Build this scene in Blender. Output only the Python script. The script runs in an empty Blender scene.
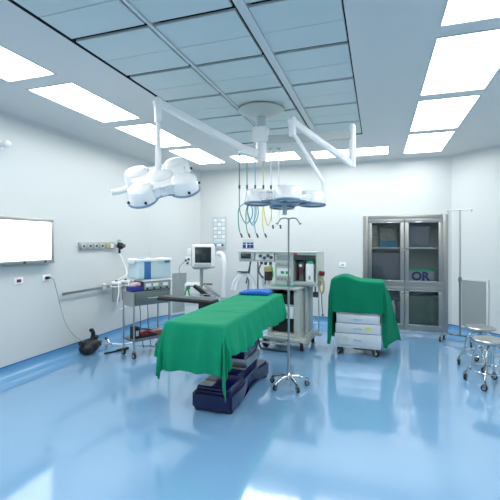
import bpy, bmesh, math, random
from mathutils import Vector, Matrix, Euler
random.seed(7)
C = bpy.context.scene.collection
PI = math.pi
CE = 3.01          # ceiling height
EYE = 1.55

# ------------------------------------------------------------------ materials
def mat(name, col, rough=.5, metal=0., spec=.5, coat=0., emis=None, es=0., bump=None, noise=None, alpha=None):
    m = bpy.data.materials.new(name); m.use_nodes = True
    nt = m.node_tree; b = nt.nodes['Principled BSDF']
    b.inputs['Base Color'].default_value = (*col, 1)
    b.inputs['Roughness'].default_value = rough
    b.inputs['Metallic'].default_value = metal
    b.inputs['Specular IOR Level'].default_value = spec
    b.inputs['Coat Weight'].default_value = coat
    b.inputs['Coat Roughness'].default_value = .06
    if emis:
        b.inputs['Emission Color'].default_value = (*emis, 1); b.inputs['Emission Strength'].default_value = es
    tc = None
    if noise or bump:
        tc = nt.nodes.new('ShaderNodeTexCoord')
    if noise:                                   # (scale, second colour)
        n = nt.nodes.new('ShaderNodeTexNoise'); n.inputs['Scale'].default_value = noise[0]; n.inputs['Detail'].default_value = 4
        r = nt.nodes.new('ShaderNodeMix'); r.data_type = 'RGBA'
        r.inputs['A'].default_value = (*col, 1); r.inputs['B'].default_value = (*noise[1], 1)
        nt.links.new(tc.outputs['Object'], n.inputs['Vector']); nt.links.new(n.outputs['Fac'], r.inputs['Factor'])
        nt.links.new(r.outputs['Result'], b.inputs['Base Color'])
    if bump:                                    # (scale, strength, distance)
        n2 = nt.nodes.new('ShaderNodeTexNoise'); n2.inputs['Scale'].default_value = bump[0]; n2.inputs['Detail'].default_value = 3
        bp = nt.nodes.new('ShaderNodeBump'); bp.inputs['Strength'].default_value = bump[1]; bp.inputs['Distance'].default_value = bump[2]
        nt.links.new(tc.outputs['Object'], n2.inputs['Vector']); nt.links.new(n2.outputs['Fac'], bp.inputs['Height'])
        nt.links.new(bp.outputs['Normal'], b.inputs['Normal'])
        if coat: nt.links.new(bp.outputs['Normal'], b.inputs['Coat Normal'])
    return m

M = {}
M['wall'] = mat('wall_paint', (.67, .69, .685), .32, spec=.45, noise=(.8, (.655, .677, .673)))
M['ceil'] = mat('ceiling_paint', (.74, .73, .71), .6, noise=(1.1, (.725, .715, .70)))
M['strip'] = mat('ceiling_frame_paint', (.68, .68, .68), .5)
M['filter'] = mat('filter_panel_paint', (.66, .72, .71), .55, noise=(5, (.63, .70, .695)))
M['gap'] = mat('dark_gap', (.012, .014, .018), .8)
M['floor'] = mat('blue_vinyl', (.21, .41, .64), .11, spec=.6, coat=1., noise=(2.2, (.185, .38, .615)), bump=(2.6, .05, .02))
M['cove'] = mat('cove_vinyl', (.13, .33, .57), .25, coat=.3)
M['cove_top'] = mat('cove_cap', (.02, .13, .36), .4)
M['panel'] = mat('light_diffuser', (.9, .95, .97), .4, emis=(.97, 1., .99), es=9.)
M['viewer'] = mat('viewer_glow', (.9, .95, .97), .4, emis=(.97, 1., 1.), es=1.6)
M['steel'] = mat('brushed_steel', (.50, .51, .50), .30, 1., bump=(40, .05, .005))
M['cabsteel'] = mat('cabinet_steel', (.44, .43, .41), .38, 1., noise=(2.5, (.34, .335, .32)))
M['chrome'] = mat('chrome', (.66, .67, .67), .10, 1.)
M['dsteel'] = mat('dull_steel', (.26, .28, .29), .4, .8)
M['alu'] = mat('aluminium', (.86, .86, .87), .42, .6, noise=(6, (.74, .75, .77)))
M['white'] = mat('white_plastic', (.92, .92, .92), .3)
M['lampwhite'] = mat('lamp_enamel', (.97, .96, .95), .22, coat=.3)
M['cream'] = mat('cream_enamel', (.56, .59, .55), .35)
M['grey'] = mat('grey_plastic', (.34, .38, .39), .42)
M['lgrey'] = mat('light_grey_plastic', (.52, .58, .59), .4)
M['dgrey'] = mat('dark_grey_plastic', (.07, .08, .085), .4)
M['black'] = mat('black_rubber', (.008, .009, .011), .5)
M['blackp'] = mat('black_padding', (.02, .021, .024), .38, noise=(20, (.03, .03, .033)))
M['padtop'] = mat('arm_pad_vinyl', (.05, .052, .055), .35)
M['screen'] = mat('dark_screen', (.010, .022, .022), .12, spec=.7)
M['navy'] = mat('navy_enamel', (.003, .003, .065), .25, coat=.4)
M['green'] = mat('green_cloth', (.0, .30, .15), .7, spec=.25, noise=(9, (.0, .265, .13)), bump=(13, .6, .014))
M['greend'] = mat('deep_green_cloth', (.0, .21, .10), .85, spec=.2, noise=(9, (.0, .18, .10)), bump=(14, .4, .012))
M['blue'] = mat('blue_pad', (.01, .15, .62), .5, bump=(12, .3, .01))
M['bluec'] = mat('cyan_blue_plastic', (.01, .20, .42), .45)
M['navyp'] = mat('navy_card', (.02, .03, .22), .5)
M['cblue'] = mat('package_blue', (.04, .17, .42), .5)
M['pwhite'] = mat('package_white', (.92, .93, .94), .45, bump=(9, .5, .015))
M['pale'] = mat('package_pale_blue', (.62, .76, .80), .4, bump=(9, .5, .015))
M['pink'] = mat('pink_wrap', (.68, .40, .50), .5, bump=(30, .5, .01), noise=(18, (.78, .62, .68)))
M['red'] = mat('red_plastic', (.5, .02, .03), .4)
M['dred'] = mat('dark_red', (.22, .01, .03), .4)
M['brown'] = mat('brown_card', (.20, .13, .08), .7)
M['brass'] = mat('amber_absorber', (.50, .42, .20), .4)
M['dbrown'] = mat('dark_granules', (.05, .025, .02), .6)
M['yellow'] = mat('yellow_sticker', (.75, .75, .12), .5)
M['fgreen'] = mat('fresh_green', (.03, .40, .10), .5)
M['teal'] = mat('teal_hose', (.10, .40, .36), .4)
M['hgreen'] = mat('dark_teal_hose', (.08, .32, .28), .4)
M['hblue'] = mat('pale_blue_hose', (.22, .50, .68), .4)
M['hyellow'] = mat('yellow_hose', (.78, .70, .20), .4)
M['purple'] = mat('purple_print', (.03, .015, .22), .5)
M['violet'] = mat('violet_wrap', (.21, .20, .27), .5)
M['mottle'] = mat('crumpled_wrap', (.20, .17, .15), .5, noise=(22, (.50, .49, .46)), bump=(20, .8, .02))
M['grille'] = mat('grille_paint', (.40, .44, .44), .5)
M['rim'] = mat('blue_grey_rim', (.20, .30, .44), .3)
M['lens'] = mat('lens_glass', (.20, .29, .29), .15, spec=.7)
M['cabin'] = mat('cabinet_interior', (.33, .33, .34), .5)
M['folded'] = mat('folded_green_linen', (.13, .20, .16), .8, noise=(8, (.20, .25, .22)), bump=(10, .5, .02))
M['lid'] = mat('green_lid', (.04, .42, .24), .4)
M['clearbox'] = mat('milky_box', (.45, .47, .52), .3)
g = bpy.data.materials.new('clear_glass'); g.use_nodes = True; nt = g.node_tree; nt.nodes.clear()
o_ = nt.nodes.new('ShaderNodeOutputMaterial'); mx = nt.nodes.new('ShaderNodeMixShader'); fr = nt.nodes.new('ShaderNodeFresnel')
tr = nt.nodes.new('ShaderNodeBsdfTransparent'); gl = nt.nodes.new('ShaderNodeBsdfGlossy')
fr.inputs['IOR'].default_value = 1.5; gl.inputs['Roughness'].default_value = .03; tr.inputs['Color'].default_value = (.90, .94, .93, 1)
nt.links.new(fr.outputs[0], mx.inputs[0]); nt.links.new(tr.outputs[0], mx.inputs[1]); nt.links.new(gl.outputs[0], mx.inputs[2]); nt.links.new(mx.outputs[0], o_.inputs[0])
M['glass'] = g

# ------------------------------------------------------------------ mesh builder
class MB:
    def __init__(s): s.bm = bmesh.new(); s.mi = 0; s.mats = []
    def use(s, key):
        if key not in s.mats: s.mats.append(key)
        s.mi = s.mats.index(key); return s
    def _fin(s, old):
        for f in s.bm.faces:
            if f not in old: f.material_index = s.mi
    def box(s, x0, x1, y0, y1, z0, z1, bev=0., mtx=None, seg=2):
        old = set(s.bm.faces)
        r = bmesh.ops.create_cube(s.bm, size=1)
        m = Matrix.Translation(((x0+x1)/2, (y0+y1)/2, (z0+z1)/2)) @ Matrix.Diagonal((abs(x1-x0), abs(y1-y0), abs(z1-z0), 1))
        if mtx is not None: m = mtx @ m
        bmesh.ops.transform(s.bm, matrix=m, verts=r['verts'])
        if bev > 0:
            ed = list({e for v in r['verts'] for e in v.link_edges})
            bmesh.ops.bevel(s.bm, geom=ed, offset=bev, segments=seg, affect='EDGES', profile=.6)
        s._fin(old); return s
    def cyl(s, p0, p1, r0, r1=None, n=16):
        p0, p1 = Vector(p0), Vector(p1); r1 = r0 if r1 is None else r1
        old = set(s.bm.faces); d = p1 - p0
        m = Matrix.Translation((p0+p1)/2) @ d.to_track_quat('Z', 'Y').to_matrix().to_4x4()
        bmesh.ops.create_cone(s.bm, cap_ends=True, segments=n, radius1=r0, radius2=r1, depth=d.length, matrix=m)
        s._fin(old); return s
    def tube(s, pts, r, n=8, sub=6, closed=False):
        P = [Vector(p) for p in pts]
        if sub > 1 and len(P) > 2:
            Q = []
            N = len(P)
            rng = range(N if closed else N-1)
            for i in rng:
                if closed: a, b, c, d = P[i-1], P[i], P[(i+1) % N], P[(i+2) % N]
                else: a = P[max(i-1, 0)]; b = P[i]; c = P[i+1]; d = P[min(i+2, N-1)]
                for k in range(sub):
                    t = k/sub
                    Q.append(.5*((2*b)+(c-a)*t+(2*a-5*b+4*c-d)*t*t+(3*b-a-3*c+d)*t**3))
            if not closed: Q.append(P[-1])
            P = Q
        old = set(s.bm.faces); rings = []; up = Vector((0, 0, 1)); prev = None
        N = len(P)
        for i, p in enumerate(P):
            if closed: t = (P[(i+1) % N]-P[i-1])
            else: t = (P[min(i+1, N-1)]-P[max(i-1, 0)])
            t.normalize()
            if prev is None:
                a = t.cross(up)
                if a.length < .1: a = t.cross(Vector((1, 0, 0)))
            else: a = prev - t*prev.dot(t)
            a.normalize(); prev = a; b = t.cross(a)
            rr = r[min(i*len(r)//N, len(r)-1)] if isinstance(r, (list, tuple)) else r
            rings.append([s.bm.verts.new(p+a*math.cos(q*2*PI/n)*rr+b*math.sin(q*2*PI/n)*rr) for q in range(n)])
        for i in range(N if closed else N-1):
            A, B = rings[i], rings[(i+1) % N]
            for q in range(n):
                s.bm.faces.new((A[q], A[(q+1) % n], B[(q+1) % n], B[q]))
        if not closed:
            s.bm.faces.new(rings[0]); s.bm.faces.new(rings[-1])
        s._fin(old); return s
    def lathe(s, prof, n=24, mtx=None):          # (radius, z) pairs
        old = set(s.bm.faces); rings = []
        mtx = mtx or Matrix.Identity(4)
        for r, z in prof:
            if r < 1e-5: rings.append([s.bm.verts.new(mtx @ Vector((0, 0, z)))])
            else: rings.append([s.bm.verts.new(mtx @ Vector((r*math.cos(q*2*PI/n), r*math.sin(q*2*PI/n), z))) for q in range(n)])
        for A, B in zip(rings, rings[1:]):
            for q in range(n):
                a = [A[q % len(A)], A[(q+1) % len(A)]]; b = [B[(q+1) % len(B)], B[q % len(B)]]
                vs = []
                for v in a+b:
                    if v not in vs: vs.append(v)
                if len(vs) > 2: s.bm.faces.new(vs)
        s._fin(old); return s
    def prism(s, pts, z0, z1, mtx=None, bev=0.):  # outline in xy extruded along z
        old = set(s.bm.faces); mtx = mtx or Matrix.Identity(4)
        A = [s.bm.verts.new(mtx @ Vector((x, y, z0))) for x, y in pts]
        B = [s.bm.verts.new(mtx @ Vector((x, y, z1))) for x, y in pts]
        s.bm.faces.new(A[::-1]); s.bm.faces.new(B); n = len(pts)
        for i in range(n): s.bm.faces.new((A[i], A[(i+1) % n], B[(i+1) % n], B[i]))
        if bev:
            bmesh.ops.bevel(s.bm, geom=list({e for v in A+B for e in v.link_edges}), offset=bev, segments=2, affect='EDGES')
        s._fin(old); return s
    def ball(s, c, r, sc=(1, 1, 1), n=14, jit=0.):
        old = set(s.bm.faces)
        q = bmesh.ops.create_uvsphere(s.bm, u_segments=n, v_segments=max(6, n*2//3), radius=r)
        for v in q['verts']:
            k = 1+random.uniform(-jit, jit); v.co = Vector((v.co.x*sc[0]*k, v.co.y*sc[1]*k, v.co.z*sc[2]*k))+Vector(c)
        s._fin(old); return s
    def build(s, name, m=None, parent=None, smooth=True, ang=38):
        keys = s.mats or [m]
        bmesh.ops.recalc_face_normals(s.bm, faces=list(s.bm.faces))
        me = bpy.data.meshes.new(name); s.bm.to_mesh(me); s.bm.free()
        for k in keys: me.materials.append(M[k])
        if smooth:
            for p in me.polygons: p.use_smooth = True
            me.set_sharp_from_angle(angle=math.radians(ang))
        o = bpy.data.objects.new(name, me); C.objects.link(o)
        if parent: o.parent = parent
        return o

def tag(o, label, cat, group=None, kind=None):
    o['label'] = label
    if cat: o['category'] = cat
    if group: o['group'] = group
    if kind: o['kind'] = kind
    return o
def thing(name, label, cat, loc=(0, 0, 0), rz=0., group=None, rot=None):
    o = bpy.data.objects.new(name, None); C.objects.link(o); o.empty_display_size = .1
    o.location = loc; o.rotation_euler = rot if rot else (0, 0, rz)
    return tag(o, label, cat, group)
def struct(o): o['kind'] = 'structure'; return o
def copy_tree(o, parent=None):
    c = o.copy(); C.objects.link(c)
    if parent: c.parent = parent
    for ch in [x for x in o.children]: copy_tree(ch, c)
    return c
def frame_boxes(mb, x0, x1, z0, z1, w, y0, y1, bev=0.):
    mb.box(x0, x1, y0, y1, z1-w, z1, bev); mb.box(x0, x1, y0, y1, z0, z0+w, bev)
    mb.box(x0, x0+w, y0, y1, z0+w, z1-w, bev); mb.box(x1-w, x1, y0, y1, z0+w, z1-w, bev)
def text(s, size, m, parent, loc, rot, name='lettering', depth=.001):
    cu = bpy.data.curves.new(name, 'FONT'); cu.body = s; cu.size = size; cu.extrude = depth
    cu.align_x = 'CENTER'; cu.align_y = 'CENTER'; cu.offset = size*.045
    t = bpy.data.objects.new(name, cu); C.objects.link(t)
    dg = bpy.context.evaluated_depsgraph_get(); me = bpy.data.meshes.new_from_object(t.evaluated_get(dg))
    bpy.data.objects.remove(t)
    o = bpy.data.objects.new(name, me); C.objects.link(o); me.materials.clear(); me.materials.append(M[m])
    o.parent = parent; o.location = loc; o.rotation_euler = rot; return o

# ------------------------------------------------------------------ room shell
XL, XR, YB, YF = -4.0, 1.95, 7.36, -1.6
poly = [(XL, YF), (XR, YF), (XR, 6.60), (1.19, YB), (-3.51, YB), (XL, 6.26)]      # inner outline
def wallseg(name, a, b, z0=0., z1=CE, th=.12, hole=None):
    a, b = Vector((*a, 0)), Vector((*b, 0)); d = b-a; L = d.length; ang = math.atan2(d.y, d.x)
    mt = Matrix.Translation(a) @ Matrix.Rotation(ang, 4, 'Z')       # inside is local +y (outline runs anticlockwise)
    mb = MB()
    if hole:
        h0, h1, hz = hole
        mb.box(0, h0, -th, 0, z0, z1, mtx=mt); mb.box(h1, L, -th, 0, z0, z1, mtx=mt); mb.box(h0, h1, -th, 0, hz, z1, mtx=mt)
    else: mb.box(0, L, -th, 0, z0, z1, mtx=mt)
    return struct(mb.build(name, 'wall', smooth=False))
CX0, CX1, CZ = -.242, 1.122, 2.0                                    # built-in cabinet opening
names = ['wall_front', 'wall_right', 'wall_back_right', 'wall_back', 'wall_back_left', 'wall_left']
for i, nme in enumerate(names):
    a, b = poly[i], poly[(i+1) % 6]
    wallseg(nme, a, b, hole=(1.19-CX1, 1.19-CX0, CZ) if nme == 'wall_back' else None)

mb = MB(); mb.prism([(x*1.0, y) for x, y in [(XL-.12, YF-.12), (XR+.12, YF-.12), (XR+.12, YB+.62), (XL-.12, YB+.62)]], -.1, 0)
struct(mb.build('floor', 'floor', smooth=False))

# ceiling with openings for the light fittings and the filter field
L_X = (-3.21, -2.66); R_X = (.39, .98)
lights = []   # x0,x1,y0,y1,label
for y0, y1, w in [(5.50, 6.70, 'fourth from the viewer, over the corner grille'), (4.17, 5.32, 'third from the viewer, beyond the lamp elbow'),
                  (2.87, 3.98, 'second from the viewer, above the x-ray viewer'), (1.54, 2.70, 'at the top left corner of the view'), (.2, 1.36, 'hindmost, out of view')]:
    lights.append((L_X[0], L_X[1], y0, y1, 'white left-row ceiling light, '+w))
for y0, y1, w in [(5.72, 6.95, 'farthest, beside the corner'), (4.38, 5.58, 'middle of the three in view'), (3.06, 4.24, 'nearest in view, at the picture edge'), (1.74, 2.92, 'overhead, nearer the viewer'), (.4, 1.58, 'hindmost, out of view')]:
    lights.append((R_X[0], R_X[1], y0, y1, 'white right-row ceiling light, '+w))
lights.append((-2.43, -1.28, 6.20, 6.81, 'white ceiling light panel before the back wall, behind the hanging hoses'))
lights.append((-1.05, .17, 6.30, 6.88, 'white ceiling light panel before the back wall, right of the hanging hoses'))
lights.append((-2.43, -1.28, .5, 1.1, 'white ceiling light panel behind the viewer on the left'))
lights.append((-1.05, .17, .5, 1.1, 'white ceiling light panel behind the viewer on the right'))
FX = (-2.13, -.20); FY = (1.65, 5.50)
holes = [l[:4] for l in lights]+[(*FX, *FY)]
xs = sorted({XL-.12, XR+.12, *[h[0] for h in holes], *[h[1] for h in holes]})
ys = sorted({YF-.12, YB+.12, *[h[2] for h in holes], *[h[3] for h in holes]})
bm = bmesh.new(); vc = {}
def vv(x, y, z):
    k = (round(x, 4), round(y, 4), z)
    if k not in vc: vc[k] = bm.verts.new((x, y, z))
    return vc[k]
solid = {}
for i in range(len(xs)-1):
    for j in range(len(ys)-1):
        cx, cy = (xs[i]+xs[i+1])/2, (ys[j]+ys[j+1])/2
        solid[i, j] = not any(h[0] < cx < h[1] and h[2] < cy < h[3] for h in holes)
for (i, j), ok in solid.items():
    if not ok: continue
    x0, x1, y0, y1 = xs[i], xs[i+1], ys[j], ys[j+1]
    for z in (CE, CE+.08): bm.faces.new([vv(x0, y0, z), vv(x1, y0, z), vv(x1, y1, z), vv(x0, y1, z)])
    for (di, dj, a, b) in ((-1, 0, (x0, y0), (x0, y1)), (1, 0, (x1, y0), (x1, y1)), (0, -1, (x0, y0), (x1, y0)), (0, 1, (x0, y1), (x1, y1))):
        if not solid.get((i+di, j+dj), False):
            bm.faces.new([vv(*a, CE), vv(*b, CE), vv(*b, CE+.08), vv(*a, CE+.08)])
bmesh.ops.recalc_face_normals(bm, faces=list(bm.faces))
me = bpy.data.meshes.new('ceiling'); bm.to_mesh(me); bm.free(); me.materials.append(M['ceil'])
o = bpy.data.objects.new('ceiling', me); C.objects.link(o); struct(o)

# coved vinyl skirting and ceiling trim
def run(name, a, b, prof, key, cap=None):
    a3, b3 = Vector((*a, 0)), Vector((*b, 0)); d = b3-a3; L = d.length
    mt = Matrix.Translation(a3) @ Matrix.Rotation(math.atan2(d.y, d.x), 4, 'Z')
    m2 = mt @ Matrix(((0, 0, 1, 0), (1, 0, 0, 0), (0, 1, 0, 0), (0, 0, 0, 1)))     # profile (y,z) swept along x
    mb = MB(); mb.use(key); mb.prism(prof, 0, L, mtx=m2)
    if cap: mb.use(cap[0]); mb.prism(cap[1], 0, L, mtx=m2)
    return struct(mb.build(name, key, ang=20))
cove = [(0, 0), (.11, .001)]+[(.11-.10*math.sin(t*PI/12), .001+.10*(1-math.cos(t*PI/12))) for t in range(1, 7)]+[(.008, .13), (0, .13)]
capp = [(0, .13), (.010, .13), (.010, .142), (0, .142)]
segs = {'front': 0, 'right': 1, 'back_right': 2, 'back_left': 4, 'left': 5}
for k, i in segs.items():
    run('baseboard_'+k, poly[i], poly[(i+1) % 6], cove, 'cove', ('cove_top', capp))
run('baseboard_back', (CX0-.001, YB), (-3.51, YB), cove, 'cove', ('cove_top', capp))
run('baseboard_back', (1.19, YB), (CX1+.001, YB), cove, 'cove', ('cove_top', capp))
tp = [(0, CE), (.05, CE)]+[(.05-.045*math.sin(t*PI/8), CE-.045*(1-math.cos(t*PI/8))-.002) for t in range(1, 5)]+[(0, CE-.052)]
for n_, i in enumerate([2, 3, 4, 5], 1):
    run('trim_%d' % n_, poly[i], poly[(i+1) % 6], tp[::-1], 'wall')

# light panels
for x0, x1, y0, y1, lab in lights:
    t = thing('light_panel', lab, 'ceiling light', ((x0+x1)/2, (y0+y1)/2, CE+.0))
    w, h = (x1-x0)/2-.0005, (y1-y0)/2-.0005
    mb = MB(); e = .016
    mb.box(-w, w, -h, -h+e, -.004, .05); mb.box(-w, w, h-e, h, -.004, .05); mb.box(-w, -w+e, -h+e, h-e, -.004, .05); mb.box(w-e, w, -h+e, h-e, -.004, .05)
    mb.box(-w, w, -h, h, .05, .06)
    mb.build('frame', 'strip', t, smooth=False)
    mb = MB(); mb.box(-w+e, w-e, -h+e, h-e, .004, .016); mb.build('diffuser', 'panel', t, smooth=False)

# laminar flow field in the ceiling
t = thing('airflow_ceiling_unit', 'large square-panelled airflow unit set in the ceiling above the operating table', 'air vent', (0, 0, CE))
mb = MB(); mb.box(FX[0], FX[1], FY[0], FY[1], .06, .07)
mb.box(FX[0], FX[0]+.004, FY[0], FY[1], 0, .06); mb.box(FX[1]-.004, FX[1], FY[0], FY[1], 0, .06); mb.box(FX[0], FX[1], FY[0], FY[0]+.004, 0, .06); mb.box(FX[0], FX[1], FY[1]-.004, FY[1], 0, .06)
mb.build('housing', 'gap', t, smooth=False)
cols = [(-2.10, -1.49), (-1.44, -.86), (-.77, -.212)]
mb = MB()
for a, b in ((-1.49+.028, -1.44-.0), (-.86+.028, -.77)): mb.box(a, b, FY[0]+.004, FY[1]-.004, -.012, .0595)
mb.build('frame_rail', 'strip', t, smooth=False)
rows = [1.66, 2.30, 2.95, 3.60, 4.25, 4.90, 5.49]
for a, b in cols:
    for y0, y1 in zip(rows, rows[1:]):
        mid = (y0+y1)/2
        mb = MB(); mb.box(a, b, y0+.008, mid-.003, .0, .02, .002, seg=1); mb.box(a, b, mid+.003, y1-.036, .0, .02, .002, seg=1)
        mb.box(a+.01, b-.01, mid-.003, mid+.003, .006, .012)
        mb.build('filter_panel', 'filter', t, smooth=False)

# ------------------------------------------------------------------ wall fittings
def wallmtx(a, b, s):           # frame on a wall: x along the wall, y into the room, z up
    a, b = Vector((*a, 0)), Vector((*b, 0)); d = (b-a).normalized()
    return a+d*s, math.atan2(d.y, d.x)
# air return grilles in both cut corners
for (i, s, w, z0, z1, lab) in ((2, .56, .42, .13, .95, 'pale grey slatted air return grille low in the right corner wall'), (4, .55, .36, .12, .96, 'pale grey slatted air return grille low in the left corner wall')):
    p, ang = wallmtx(poly[i], poly[(i+1) % 6], s if i == 4 else 0)
    if i == 2:
        a_ = Vector((1.19, YB, 0)); d_ = (Vector((XR, 6.6, 0))-a_).normalized(); p = a_+d_*.40
    t = thing('air_return_grille', lab, 'air vent', (p.x, p.y, 0), ang)
    mb = MB(); frame_boxes(mb, -w/2-.03, w/2+.03, z0, z1, .035, .001, .022, .003); mb.build('frame', 'wall', t)
    mb = MB(); mb.box(-w/2, w/2, .001, .006, z0+.03, z1-.03)
    k = int((z1-z0-.07)/.022)
    for q in range(k):
        z = z0+.045+q*.022
        mb.box(-w/2, w/2, .006, .016, z, z+.013, mtx=None)
    mb.build('slats', 'grille', t, smooth=False)

RL = -PI/2     # on the left wall: local x runs towards the viewer side, local y into the room
def onleft(name, lab, cat, y, z, group=None):
    return thing(name, lab, cat, (XL, y, z), RL, group)      # local x -> -Y, local y -> +X
t = onleft('x_ray_viewer', 'wide glowing white x-ray film viewer in a steel frame on the left wall', 'x-ray viewer', 3.335, 1.28)
mb = MB(); frame_boxes(mb, -.595, .60, 0, .55, .035, .002, .075, .006); mb.box(-.56, .565, .002, .02, .035, .515); mb.box(-.595, .60, .075, .085, 0, .045, .003)
mb.build('frame', 'steel', t)
mb = MB(); mb.box(-.558, .563, .02, .062, .0355, .5145); mb.build('light_screen', 'viewer', t, smooth=False)
for x in (-.52, -.22, .3):
    mb = MB(); mb.cyl((x+.07, .085, .024), (x+.07, .10, .024), .014); mb.build('switch_knob', 'dgrey', t)

for y, lab, plug in ((3.475, 'white wall socket with red outlet, below the x-ray viewer, nothing plugged in', 0), (3.88, 'white wall socket with red outlet where the grey cord is plugged in', 1)):
    t = onleft('wall_socket', lab, 'wall socket', y, 1.09)
    mb = MB(); mb.box(-.062, .062, .0005, .012, -.04, .04, .004); mb.build('cover_plate', 'white', t)
    mb = MB(); mb.box(-.028, .028, .0122, .018, -.018, .018, .003); mb.build('outlet', 'dred', t)
ys_ = 3.88
t = thing('extension_cord', 'thin grey power cord hanging from wall socket down to black foot pump', 'power cord', (XL, ys_, 1.09))
mb = MB(); mb.box(.019, .055, -.02, .02, -.016, .016, .005); mb.build('plug', 'black', t)
mb = MB(); mb.tube([(.055, 0, 0), (.085, .03, -.02), (.085, .08, -.16), (.07, .16, -.38), (.07, .25, -.62), (.10, .36, -.80), (.17, .45, -.90)], .005, 6); mb.build('cable', 'grey', t)

t = onleft('gas_outlet_panel', 'steel strip of four round medical gas outlets on the left wall', 'gas outlet panel', 4.80, 1.485)
mb = MB(); mb.box(-.37, .37, .0005, .03, -.055, .055, .006); mb.build('backplate', 'steel', t)
for k in range(4):
    x = .30-.13*k
    mb = MB(); mb.use('lgrey').cyl((x, .03, 0), (x, .042, 0), .042, n=20); mb.use('dgrey').cyl((x, .042, 0), (x, .052, 0), .018, n=14); mb.build('gas_outlet', 'lgrey', t)
mb = MB(); mb.box(-.26, -.19, .03, .04, -.035, .035, .003); mb.build('label_plate', 'brass', t)
mb = MB(); mb.box(-.35, -.285, .03, .045, -.035, .035, .004); mb.build('switch', 'white', t)

t = thing('suction_regulator', 'black and chrome suction regulator at the end of the gas outlet strip', 'regulator', (XL, 5.26, 1.48))
mb = MB(); mb.cyl((.001, 0, 0), (.05, 0, 0), .03); mb.cyl((.07, -.02, .055), (.07, -.02, .10), .03, n=18); mb.build('connector', 'chrome', t)
mb = MB(); mb.ball((.09, 0, .0), .062, (1, .9, .9)); mb.cyl((.07, 0, -.05), (.07, 0, -.12), .018); mb.cyl((.07, -.02, .04), (.07, -.02, .06), .02); mb.build('regulator_body', 'black', t)
mb = MB(); mb.cyl((.145, 0, .0), (.165, 0, 0), .03, n=18); mb.build('dial', 'dgrey', t)

t = onleft('equipment_rail', 'long horizontal steel equipment rail on the left wall', 'rail', 5.0, .855)
mb = MB(); mb.box(-.9, .9, .04, .052, -.018, .018, .004); mb.build('rail_bar', 'steel', t)
for x in (-.8, -.2, .3, .82):
    mb = MB(); mb.cyl((x, .0005, 0), (x, .04, 0), .012, n=10); mb.build('standoff', 'steel', t)
t = thing('rail_clamp', 'small white clamp on the wall rail left of the suction canisters', 'clamp', (XL+.046, 4.90, .865))
mb = MB(); mb.box(-.0055, .03, -.03, .03, .0185-.01, .05, .004); mb.box(.0065, .03, -.03, .03, -.035, .03, .004); mb.cyl((.03, 0, .0), (.06, 0, .0), .012); mb.build('clamp_body', 'white', t)

# suction canisters hanging at the rail
def canister(y, lab, h, x=.16):
    t = thing('suction_canister', lab, 'suction canister', (XL+x, y, .62-h+.3), 0, 'suction canisters on the wall rail')
    mb = MB(); mb.lathe([(0, 0), (.052, .0), (.056, .02), (.064, .26), (.06, .27), (0, .27)], 20); mb.build('jar', 'grey', t)
    mb = MB(); mb.lathe([(0, .272), (.075, .272), (.078, .30), (.06, .315), (0, .318)], 20); mb.build('lid', 'white', t)
    mb = MB(); mb.cyl((.02, -.02, .31), (.02, -.02, .335), .02); mb.cyl((-.02, .03, .31), (-.02, .03, .33), .016); mb.build('port', 'dgrey', t)
    mb = MB(); mb.tube([(.082*math.cos(a*PI/8), .082*math.sin(a*PI/8), .24) for a in range(16)], .008, 6, 1, True); mb.box(-x+.056, -.07, -.02, .02, .23, .25); mb.build('bracket', 'white', t)
canister(5.06, 'left grey suction canister with white lid hanging on wall rail behind trolley', .3)
canister(5.29, 'right suction canister with white lid on wall rail, nearer the corner', .3)
tag(MB().tube([(XL+.07, 5.26, 1.36), (XL+.12, 5.255, 1.28), (XL+.20, 5.25, 1.12), (XL+.24, 5.20, 1.02), (XL+.21, 5.09, .98), (XL+.18, 5.04, .945)], .012, 8).build('suction_tube', 'white'), 'white suction tube running from black regulator down to the left canister', 'tube')
tag(MB().tube([(XL+.23, 5.02, .925), (XL+.28, 4.96, .78), (XL+.28, 4.93, .62), (XL+.26, 5.0, .52), (XL+.28, 5.14, .56), (XL+.28, 5.21, .72), (XL+.23, 5.27, .915)], .010, 8).build('canister_tube', 'white'), 'white tube looped in front of the suction canisters', 'tube')

t = onleft('wall_bracket', 'small white rounded fitting high on the left wall at the picture edge', 'wall fitting', 3.22, 2.62)
mb = MB(); mb.box(-.05, .05, .0005, .02, -.05, .05, .008); mb.build('mount', 'white', t)
mb = MB(); mb.cyl((0, .02, 0), (0, .13, .0), .032); mb.ball((0, .14, .0), .04); mb.build('arm', 'white', t)

# control panel, sign and socket on the back wall
def onback(name, lab, cat, x, z): return thing(name, lab, cat, (x, YB, z), PI)     # local x -> -X, y -> into room
t = onback('control_panel', 'tall narrow grey control panel with grid of small pale keys on back wall', 'control panel', -3.07, 1.40)
mb = MB(); mb.box(-.14, .14, .0005, .03, 0, .655, .006); mb.build('housing', 'lgrey', t)
for r in range(5):
    for c in range(3):
        x = .088-.088*c; z = .58-.083*r
        mb = MB(); mb.box(x-.032, x+.032, .03, .036, z-.026, z+.026, .004); mb.build('key', 'pale' if (r+c) % 2 else 'white', t)
mb = MB(); mb.box(-.12, .12, .03, .035, .125, .195, .003); mb.build('display', 'pale', t)
for x in (.095, -.075):
    mb = MB(); mb.cyl((x, .03, .075), (x, .05, .075), .022); mb.build('knob', 'dgrey', t)
mb = MB(); mb.box(-.045, .045, .03, .036, .05, .10, .003); mb.build('indicator', 'white', t)

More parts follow.
